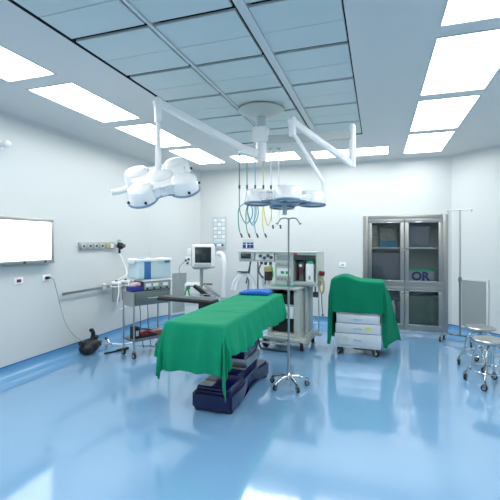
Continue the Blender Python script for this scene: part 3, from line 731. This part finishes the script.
tag(MB().tube([(MX-.23, MY-.12, 1.22), (MX-.32, MY-.13, 1.12), (MX-.34, MY-.10, .98), (MX-.30, MY-.08, .80), (MX-.22, MY-.06, .74)], .007, 6).build('sensor_cable', 'grey'), 'thin grey sensor cable hanging from left side of the patient monitor', 'cable')
t = thing('green_tag', 'bright green clip tag hanging on the monitor stand side arm', 'tag', (MX-.205, MY-.075, .74))
mb = MB(); mb.box(-.03, .02, -.006, .006, -.02, .055, .003); mb.box(-.04, -.015, -.006, .006, -.11, -.01, .003, mtx=Matrix.Rotation(.15, 4, 'Y')); mb.box(.005, .03, -.006, .006, -.11, -.01, .003, mtx=Matrix.Rotation(-.2, 4, 'Y')); mb.build('tag_body', 'fgreen', t)
t = thing('white_cabinet', 'low white bedside cabinet standing below green tag behind the arm board', 'cabinet', (-3.19, 6.36, 0), .3)
mb = MB(); mb.box(-.12, .12, -.12, .12, .02, .80, .01); mb.build('body', 'white', t)
mb = MB(); mb.box(-.11, .11, -.132, -.1205, .42, .74, .005); d = mb.build('drawer', 'white', t)
mb = MB(); mb.box(-.04, .04, -.145, -.1325, .58, .595, .003); mb.build('handle', 'lgrey', d)
mb = MB(); mb.box(-.11, .11, -.132, -.1205, .05, .41, .005); d = mb.build('door', 'white', t)
for x in (-.09, .09):
    mb = MB(); mb.cyl((x, -.1, 0), (x, -.1, .02), .015); mb.cyl((x, .1, 0), (x, .1, .02), .015); mb.build('foot', 'black', t)
# suction arm: big white tube
t = thing('ventilator_hose', 'thick white hose arching down beside the right of the patient monitor', 'hose', (MX+.285, MY+.06, 0))
mb = MB(); mb.tube([(-.03, .07, 1.33), (.03, .06, 1.35), (.08, .05, 1.31), (.115, .03, 1.20), (.135, .0, 1.0), (.13, -.02, .80), (.12, -.02, .62)], .038, 12); mb.build('hose_body', 'white', t)
mb = MB(); mb.cyl((.12, -.02, .62), (.11, -.02, .50), .045); mb.cyl((.11, -.02, .50), (.11, -.02, .08), .02); mb.lathe([(0, 0), (.15, 0), (.15, .03), (.04, .07), (0, .08)], 22, Matrix.Translation((.11, -.02, 0))); mb.build('hose_stand', 'lgrey', t)
# tilted black apparatus on tray
t = thing('headlight_set', 'black and white tilted instruments heaped on the tray below the monitor', 'instruments', (MX+.16, MY-.09, .636), .2)
t.scale = (1.25, 1.1, 1.35)
mb = MB(); mt = Matrix.Translation((-.05, -.03, .055)) @ Matrix.Rotation(.6, 4, 'Y'); mb.box(-.14, .12, -.05, .05, -.018, .018, .012, mtx=mt); mb.build('black_case', 'black', t)
mb = MB(); mt = Matrix.Translation((.09, -.06, .075)) @ Matrix.Rotation(.6, 4, 'Y'); mb.box(-.13, .12, -.04, .03, -.013, .013, .008, mtx=mt); mb.build('steel_blade', 'steel', t)
mb = MB(); mb.ball((-.02, .04, .10), .05, (1, 1, .9)); mb.box(-.06, .10, .02, .08, .0, .07, .01); mb.build('white_cup', 'white', t)
mb = MB(); mb.box(-.05, .07, -.0, .04, .14, .16, .005); mb.build('red_strip', 'brown', t)

# ------------------------------------------------------------------ anaesthesia machine
t = thing('anaesthesia_machine', 'large cream anaesthesia machine with wide shelf head behind operating table', 'anaesthesia machine', (-1.255, 5.76, 0), -.13)
mb = MB(); mb.box(-.33, .33, -.31, .32, .10, .17, .02); mb.box(-.26, .30, -.27, .28, .17, .20, .01); mb.build('base', 'cream', t)
mb = MB(); mb.box(-.35, .12, -.38, -.33, .16, .185, .006); mb.box(-.35, .10, -.38, -.33, .08, .10, .006); mb.cyl((-.3, -.355, .09), (-.3, -.355, .17), .012, n=8); mb.cyl((.08, -.355, .09), (.08, -.355, .17), .012, n=8); mb.cyl((-.3, -.33, .12), (-.3, -.29, .12), .012, n=8); mb.cyl((.08, -.33, .12), (.08, -.29, .12), .012, n=8); mb.build('foot_rail', 'lgrey', t)
for x, y in ((.27, -.27), (.27, .27), (-.28, -.27), (-.28, .27)): caster(t, x, y, .068, .045, .25 if x > 0 else -.2, top=.16)
mb = MB(); mb.box(.14, .22, -.25, .28, .20, .86, .006); mb.box(-.26, .14, .24, .28, .20, .86, .006); mb.box(-.26, -.22, -.25, .24, .20, .86, .006)
mb.box(-.22, .14, -.25, .24, .20, .22); mb.build('side_column', 'cream', t)
mb = MB(); mb.box(.225, .28, -.02, .27, .20, .88, .02); mb.build('rear_column', 'lgrey', t)
mb = MB(); mb.box(-.215, .135, -.18, .20, .23, .78, .004); mb.build('inner_shelves', 'black', t)
mb = MB(); mb.box(-.215, .135, -.262, -.185, .44, .60, .008); d = mb.build('drawer', 'white', t)
mb = MB(); mb.box(-.06, .04, -.275, -.263, .52, .535, .003); mb.build('handle', 'grey', d)
for x in (-.14, -.02, .09):
    mb = MB(); mb.box(x-.035, x+.035, -.20, -.1805, .64, .76, .004); mb.build('rack_module', 'black', t)
mb = MB(); mb.box(-.215, .135, -.21, -.181, .60, .63, .003); mb.build('inner_shelf', 'lgrey', t)
mb = MB(); mb.box(-.30, .24, -.34, .28, .862, .895, .008); mb.build('work_surface', 'cream', t)
mb = MB(); mb.box(-.20, .16, -.30, -.08, .896, .902, .002); mb.build('green_mat', 'teal', t)['label'] = 'pale green mat'
# head unit : back, top, sides, niche
mb = MB(); mb.box(-.20, .45, .24, .26, .93, 1.36); mb.box(-.20, .45, -.14, .26, 1.352, 1.38, .005); mb.box(.425, .45, -.12, .24, .93, 1.352, .004); mb.box(.06, .085, -.12, .24, .93, 1.352, .004); mb.box(-.20, .45, -.14, .26, .905, .945, .005); mb.box(-.20, .06, -.12, .24, .945, 1.352, .005)
mb.build('head_cabinet', 'cream', t)
mb = MB(); mb.box(-.82, .45, -.155, .26, 1.3805, 1.40, .006); mb.box(-.80, -.205, -.12, .24, 1.24, 1.265, .004); mb.build('top_shelf', 'cream', t)
mb = MB(); mb.box(.10, .42, .20, .235, .95, 1.34, .002); mb.build('niche_back', 'grey', t)
mb = MB(); mb.box(.10, .42, -.14, .20, .946, .965, .003); mb.build('niche_shelf', 'lgrey', t)
mb = MB(); mb.box(.10, .16, -.15, -.141, 1.358, 1.378, .002); mb.build('red_badge', 'red', t)['label'] = 'small red badge'
mb = MB(); mb.box(-.805, -.54, -.14, .14, 1.266, 1.378, .01); d = mb.build('display_unit', 'lgrey', t)
mb = MB(); mb.box(-.765, -.595, -.146, -.1405, 1.285, 1.365, .003); mb.build('screen', 'screen', d)
mb = MB(); mb.box(-.53, -.22, -.12, .14, 1.266, 1.378, .008); d = mb.build('gauge_block', 'white', t)
for x, z in ((-.44, 1.33), (-.37, 1.30), (-.31, 1.335), (-.26, 1.31)):
    mb = MB(); mb.cyl((x, -.12, z), (x, -.145, z), .024, n=16); mb.build('gauge', 'dgrey', d)
for x, z in ((-.45, 1.225), (-.38, 1.22), (-.30, 1.225)):
    mb = MB(); mb.cyl((x, -.06, z-.03), (x, -.06, z+.015), .022, n=12); mb.build('valve_knob', 'dgrey', t)
for x in (-.08, 0.0):
    mb = MB(); mb.box(x-.028, x+.028, -.127, -.1205, 1.07, 1.11, .002); mb.build('flow_window', 'fgreen', t)
mb = MB(); mb.box(-.17, .04, -.1245, -.1205, 1.04, 1.15, .002); mb.build('flow_panel', 'white', t)
for x in (-.15, -.09, -.03, .03):
    mb = MB(); mb.cyl((x, -.12, 1.22), (x, -.15, 1.22), .017, n=12); mb.build('control_knob', 'lgrey', t)
    mb = MB(); mb.cyl((x, -.12, .99), (x, -.145, .99), .012, n=12); mb.build('control_button', 'grey', t)
mb = MB(); mb.box(-.17, .04, -.1245, -.1205, 1.27, 1.34, .002); mb.build('gauge_window', 'grey', t)
for z in (.985, 1.17):
    mb = MB(); mb.box(-.185, .05, -.1235, -.1205, z-.012+.03, z-.006+.03, .001); mb.build('panel_seam', 'grey', t)
mb = MB(); mb.box(.09, .42, -.10, .195, 1.285, 1.352, .004); mb.build('niche_hood', 'dgrey', t)
mb = MB(); mb.box(.10, .42, -.148, -.141, .908, .940, .002); mb.build('edge_strip', 'grey', t)
mb = MB(); mb.tube([(-.45, -.10, 1.19), (-.46, -.14, 1.10), (-.40, -.16, 1.02), (-.37, -.15, 1.0)], .012, 8); mb.build('gas_tube', 'dgrey', t)
mb = MB(); mb.tube([(-.30, -.10, 1.20), (-.24, -.16, 1.16), (-.22, -.15, 1.05), (-.25, -.14, .99)], .010, 8); mb.build('gas_tube', 'fgreen', t)
# absorber canister on left of worktop
mb = MB(); mb.lathe([(0, .965), (.055, .965), (.06, .98), (.06, 1.10), (0, 1.10)], 20, Matrix.Translation((-.30, -.14, 0))); ab = mb.build('absorber', 'dbrown', t)
mb = MB(); mb.lathe([(0, 1.101), (.068, 1.101), (.07, 1.16), (.05, 1.175), (0, 1.178)], 20, Matrix.Translation((-.30, -.14, 0))); mb.cyl((-.27, -.14, 1.17), (-.27, -.14, 1.20), .02, n=10); mb.build('absorber_cap', 'brass', ab)
mb = MB(); mb.cyl((-.30, -.14, .90), (-.30, -.14, .965), .03); mb.box(-.30, -.19, -.16, -.12, .90, .93, .005); mb.build('absorber_mount', 'lgrey', ab)
mb = MB(); mb.box(-.40, -.35, -.16, -.11, .90, 1.02, .01); mb.cyl((-.42, -.135, 1.0), (-.36, -.135, 1.0), .022); mb.cyl((-.40, -.135, .88), (-.30, -.13, .90), .015); mb.build('valve_block', 'lgrey', t)
# vaporiser, flask and bellows in the niche
mb = MB(); mb.box(.27, .39, -.10, .04, .966, 1.23, .012); d = mb.build('vaporizer', 'white', t)
mb = MB(); mb.box(.28, .38, -.09, .03, 1.2305, 1.27, .01); mb.build('vaporizer_cap', 'lid', d)
mb = MB(); mb.box(.315, .345, -.104, -.101, 1.0, 1.05); mb.build('fill_mark', 'brass', d, smooth=False)
mb = MB(); mb.lathe([(0, .966), (.05, .966), (.035, 1.04), (.02, 1.09), (.03, 1.14), (.05, 1.18), (.04, 1.24), (0, 1.25)], 16, Matrix.Translation((.20, -.06, 0))); d = mb.build('bellows', 'dgrey', t)
mb = MB(); mb.cyl((.19, -.10, 1.06), (.19, -.10, 1.17), .016); mb.build('red_handle', 'dred', d)
mb = MB(); mb.cyl((.20, -.115, 1.20), (.20, -.13, 1.20), .022); mb.build('dial', 'white', d)
# supports for left shelf and right-hand suction jar, hanging hose
for x in (-.66, -.53):
    mb = MB(); mb.cyl((x-(.05 if x < -.6 else 0), -.02, .70), (x, -.02, 1.24), .012, n=10); mb.build('shelf_support', 'dsteel', t)
mb = MB(); mb.box(-.76, -.24, -.03, .0, .68, .70, .004); mb.build('support_bar', 'lgrey', t)
mb = MB(); mb.cyl((.492, -.04, 1.06), (.50, -.04, 1.12), .04); mb.use('dred').cyl((.50, -.08, 1.10), (.50, -.095, 1.10), .018); mb.build('side_gauge', 'white', t)
mb = MB(); mb.tube([(.48, -.05, 1.07), (.52, -.07, 1.0), (.53, -.06, .88), (.50, -.06, .80), (.47, -.06, .88), (.475, -.05, .98)], .014, 8); mb.build('coiled_hose', 'brass', t)
mb = MB(); mb.tube([(.45, -.04, .93), (.49, -.05, .80), (.50, -.05, .62), (.51, -.05, .50)], .006, 8); mb.ball((.51, -.05, .49), .016); mb.build('hanging_lead', 'dgrey', t)
mb = MB(); mb.cyl((.41, .10, .19), (.41, .10, .90), .008, n=8); mb.box(.30, .45, .08, .12, .15, .19, .004); mb.build('side_post', 'lgrey', t)
mb = MB(); mb.box(.33, .40, .06, .13, .72, .80, .01); mb.cyl((.36, .09, .80), (.36, .09, .905), .012, n=8); mb.build('side_module', 'dgrey', t)
# breathing hoses arched on left
for k, dx in enumerate((0, .055)):
    mb = MB(); mb.tube([(-.86+dx, -.25, .80), (-.84+dx, -.22, .93), (-.76+dx*.8, -.20, 1.03), (-.68+dx*.6, -.18, 1.05), (-.60+dx*.4, -.17, 1.0), (-.56+dx*.5, -.16, .90), (-.55+dx*.7, -.15, .78)], .024, 10); mb.build('breathing_hose', 'white', t)
mb = MB(); mb.box(-.78, -.60, -.24, -.16, 1.075, 1.092, .005); mb.cyl((-.67, -.15, .9), (-.65, -.02, 1.24), .011, n=8); mb.build('hose_holder', 'dgrey', t)
mb = MB(); mb.tube([(-.26, -.10, .50), (-.38, -.22, .42), (-.40, -.32, .30), (-.36, -.38, .15), (-.30, -.42, .02), (-.12, -.44, .015), (.12, -.43, .015)], .014, 8); mb.build('floor_hose', 'black', t)

# ------------------------------------------------------------------ ceiling gas hoses
hs = [('hgreen', -2.05, .56, 'dark teal'), ('teal', -1.94, .54, 'light teal'), ('hblue', -1.82, .50, 'pale blue'), ('hyellow', -1.70, .47, 'yellow'), ('white', -1.59, .30, 'white'), ('white', -1.48, .26, 'white')]
for i, (key, x, dl, cn) in enumerate(hs):
    lab = {0: 'dark teal gas hose hanging from ceiling, leftmost of the row', 1: 'lighter teal gas hose hanging from ceiling, second from left', 2: 'pale blue gas hose hanging from the ceiling', 3: 'yellow gas hose hanging from the ceiling', 4: 'white gas hose hanging from ceiling next to the yellow one', 5: 'white gas hose hanging from ceiling, rightmost of the row'}[i]
    y = 5.70+.045*i
    t = thing('gas_hose', lab, 'gas hose', (x, y, CE), 0, 'gas hoses hanging from the ceiling')
    mb = MB(); mb.lathe([(0, -.001), (.035, -.001), (.035, -.02), (.015, -.03), (0, -.03)], 16); mb.build('ceiling_outlet', 'lgrey', t)
    mb = MB(); mb.tube([(0, 0, -.03), (.0, 0, -.3), (0, 0, -.59)], .010, 8, 3); mb.build('upper_hose', key, t)
    mb = MB(); mb.cyl((0, 0, -.58), (0, 0, -.64), .016, n=12); mb.build('connector', 'dgrey', t)
    mb = MB(); z0 = -.64
    if i < 4:
        w = (.20, .17, -.13, .12)[i]; b = -1.18-.03*(i % 2)
        mb.tube([(0, 0, z0), (0, .0, -.85), (.01, .02, -1.02), (w*.5, .03, b), (w, .03, -1.06), (w*.95, .02, -.92), (w*.5, .0, -.87), (.0, -.02, -.95), (-.01, -.02, -1.15), (.01, -.02, -1.30-.0*i), (.045, -.02, -1.375)], .008, 8)
        mb.build('lower_hose', key, t)
        mb = MB(); mb.cyl((.03, -.02, -1.34), (.055, -.02, -1.40), .014, n=10); mb.build('end_plug', 'dgrey', t)
    else:
        mb.tube([(0, 0, z0), (0, 0, -.9), (.01, 0, -1.12), (.03, 0, -1.22)], .008, 8); mb.build('lower_hose', key, t)
        mb = MB(); mb.cyl((.028, 0, -1.2), (.036, 0, -1.26), .014, n=10); mb.build('end_plug', 'dgrey', t)

# ------------------------------------------------------------------ surgical lamp
t = thing('surgical_lamp', 'white twin-headed surgical lamp hanging from round ceiling mount on jointed arms', 'surgical lamp', (-1.22, 4.10, CE))
mb = MB(); mb.lathe([(0, -.013), (.25, -.013), (.252, -.03), (.19, -.062), (.11, -.088), (.075, -.092), (0, -.092)], 40); mb.build('ceiling_mount', 'cream', t)
mb = MB(); mb.cyl((0, 0, -.09), (0, 0, -.21), .052, n=20); mb.build('column', 'lgrey', t)
mb = MB(); mb.box(-.085, .085, -.07, .07, -.38, -.205, .02); mb.build('upper_joint', 'lampwhite', t)
mb = MB(); mb.cyl((0, 0, -.56), (0, 0, -.38), .062, n=20); mb.cyl((0, 0, -.575), (0, 0, -.56), .05, n=20); mb.build('lower_joint', 'lampwhite', t)
def bar(p0, p1, w, h, key, name, parent, bev=.02):
    p0, p1 = Vector(p0), Vector(p1); d = p1-p0
    mt = Matrix.Translation((p0+p1)/2) @ d.to_track_quat('X', 'Z').to_matrix().to_4x4()
    mb = MB(); mb.box(-d.length/2, d.length/2, -w/2, w/2, -h/2, h/2, bev, mtx=mt, seg=3); return mb.build(name, key, parent)
# local coordinates are world minus (-1.22, 4.10, 3.01)
E1 = Vector((-.74, -.90, -.155))
S1 = Vector((-.09, -.10, -.50))
bar(S1, E1, .065, .075, 'lampwhite', 'spring_arm', t)
bar(S1+Vector((.06, .05, -.01)), S1-Vector((.09, .10, -.03)), .08, .095, 'lampwhite', 'arm_joint', t)
mb = MB(); mb.ball(E1, .055); mb.cyl(E1, E1-Vector((0, 0, .19)), .040, .034); mb.build('elbow', 'lampwhite', t)
mb = MB(); mb.cyl(E1-Vector((0, 0, .19)), E1-Vector((0, 0, .40)), .020); mb.cyl(E1-Vector((0, 0, .38)), E1-Vector((0, 0, .66)), .027, .032); mb.build('drop_tube', 'lampwhite', t)
A2 = Vector((.96, .16, -.34))
bar((.05, .01, -.345), A2, .07, .085, 'cream', 'horizontal_arm', t)
mb = MB(); mb.cyl(A2+Vector((0, 0, .10)), A2+Vector((0, 0, -.33)), .038); mb.cyl(A2+Vector((0, 0, .10)), A2+Vector((0, 0, .12)), .03); mb.build('arm_pivot', 'lampwhite', t)
B2 = A2+Vector((-.0, 0, -.31)); E2 = Vector((.41, -.29, -.26))
bar(B2, E2, .055, .065, 'lampwhite', 'spring_arm', t)
mb = MB(); mb.ball(E2, .05); mb.cyl(E2+Vector((0, 0, .03)), E2-Vector((.0, .0, .15)), .038); mb.build('elbow', 'lampwhite', t)
mb = MB(); mb.tube([E2-Vector((0, 0, .13)), E2+Vector((.04, .02, -.17)), Vector((.66, -.18, -.80)), Vector((.695, -.17, -.86)), Vector((.70, -.17, -.95)), Vector((.70, -.17, -1.06))], .021, 12, 4); mb.build('suspension_bar', 'lampwhite', t)

def lamp_head(parent, loc, rot, sp, knobs, handle_side):
    h = bpy.data.objects.new('lamp_head', None); C.objects.link(h)
    # the head shell is the part; pods are its sub-parts
    bpy.data.objects.remove(h)
    mb = MB()
    mb.lathe([(0, .086), (.05, .084), (.10, .074), (.125, .055), (.13, .03), (0, .03)], 32)
    def star(k, add=0.):
        return [((k*(.225+.135*((1+math.cos(4*(a-PI/4)))/2)**1.0)+add)*math.cos(a), (k*(.225+.135*((1+math.cos(4*(a-PI/4)))/2)**1.0)+add)*math.sin(a)) for a in [q*2*PI/72 for q in range(72)]]
    mb.prism(star(1.), -.045, .045, bev=.022)
    sh = mb.build('lamp_head', 'lampwhite', parent); sh.location = loc; sh.rotation_euler = rot
    mb = MB(); mb.prism(star(1.), -.060, -.0455, bev=.004); mb.build('underside', 'rim', sh)
    for q in range(4):
        a = q*PI/2+PI/4; cx, cy = sp*math.cos(a), sp*math.sin(a)
        mt = Matrix.Translation((cx, cy, 0))
        mb = MB(); mb.lathe([(0, .078), (.07, .076), (.104, .066), (.116, .05), (.128, -.04), (.128, -.055), (0, -.055)], 30, mt); mb.build('lamp_pod', 'lampwhite', sh)
        mb = MB(); mb.lathe([(.05, -.056), (.136, -.056), (.140, -.068), (.128, -.078), (.108, -.078), (.108, -.0655), (.05, -.0655)], 30, mt); mb.build('pod_rim', 'rim', sh)
        mb = MB(); mb.lathe([(0, -.070), (.107, -.070), (.107, -.066), (0, -.066)], 26, mt); mb.build('lens', 'lens', sh)
        for da in knobs[q]:
            b = a+da; p0 = Vector((cx+.128*math.cos(b), cy+.128*math.sin(b), -.03)); p1 = Vector((cx+.146*math.cos(b), cy+.146*math.sin(b), -.03))
            mb = MB(); mb.cyl(p0, p1, .012, n=12); mb.build('knob', 'black', sh)
    mb = MB(); mb.cyl((0, 0, -.04), (0, 0, -.07), .035); mb.cyl((0, 0, -.07), (0, 0, -.17), .020, .024); mb.build('handle', 'lgrey', sh)
    if handle_side:
        mb = MB(); mb.tube([(-sp-.02, -.02, -.0), (-sp-.10, -.03, -.005), (-sp-.17, -.03, .0)], .027, 10); mb.build('side_handle', 'lampwhite', sh)
    return sh
R = math.radians
m1 = (Matrix.Rotation(R(31), 4, 'Z') @ Matrix.Rotation(R(-15), 4, 'Y') @ Matrix.Rotation(R(33), 4, 'X')).to_euler()
lamp_head(t, (E1.x+.02, E1.y, -.885), m1, .275, ((-.9,), (-.5,), (-.4, .9), (-.7, .9)), True)
m2 = (Matrix.Rotation(R(18+45-8), 4, 'Z')).to_matrix().to_4x4() if False else (Matrix.Rotation(R(14), 4, 'Z') @ Matrix.Rotation(R(-2), 4, 'X') @ Matrix.Rotation(R(1), 4, 'Y') @ Matrix.Rotation(R(50), 4, 'Z'))
lamp_head(t, (.33, -.27, -1.02), m2.to_euler(), .275, ((), (), (), (.6,)), False)

# ------------------------------------------------------------------ camera
cam = bpy.data.cameras.new('camera'); co = bpy.data.objects.new('camera', cam); C.objects.link(co)
cam.sensor_width = 36; cam.lens = 389/500*36; cam.shift_y = -8.5/500
co.location = (0, 0, EYE); co.rotation_euler = (PI/2, 0, math.atan(128/389))
cam.clip_start = .05
bpy.context.scene.camera = co

w = bpy.data.worlds.new('world'); bpy.context.scene.world = w; w.use_nodes = True
w.node_tree.nodes['Background'].inputs[0].default_value = (.6, .75, .85, 1); w.node_tree.nodes['Background'].inputs[1].default_value = .3
vs = bpy.context.scene.view_settings
vs.view_transform = 'Standard'; vs.look = 'None'; vs.gamma = 1; vs.use_curve_mapping = False; vs.exposure = .0
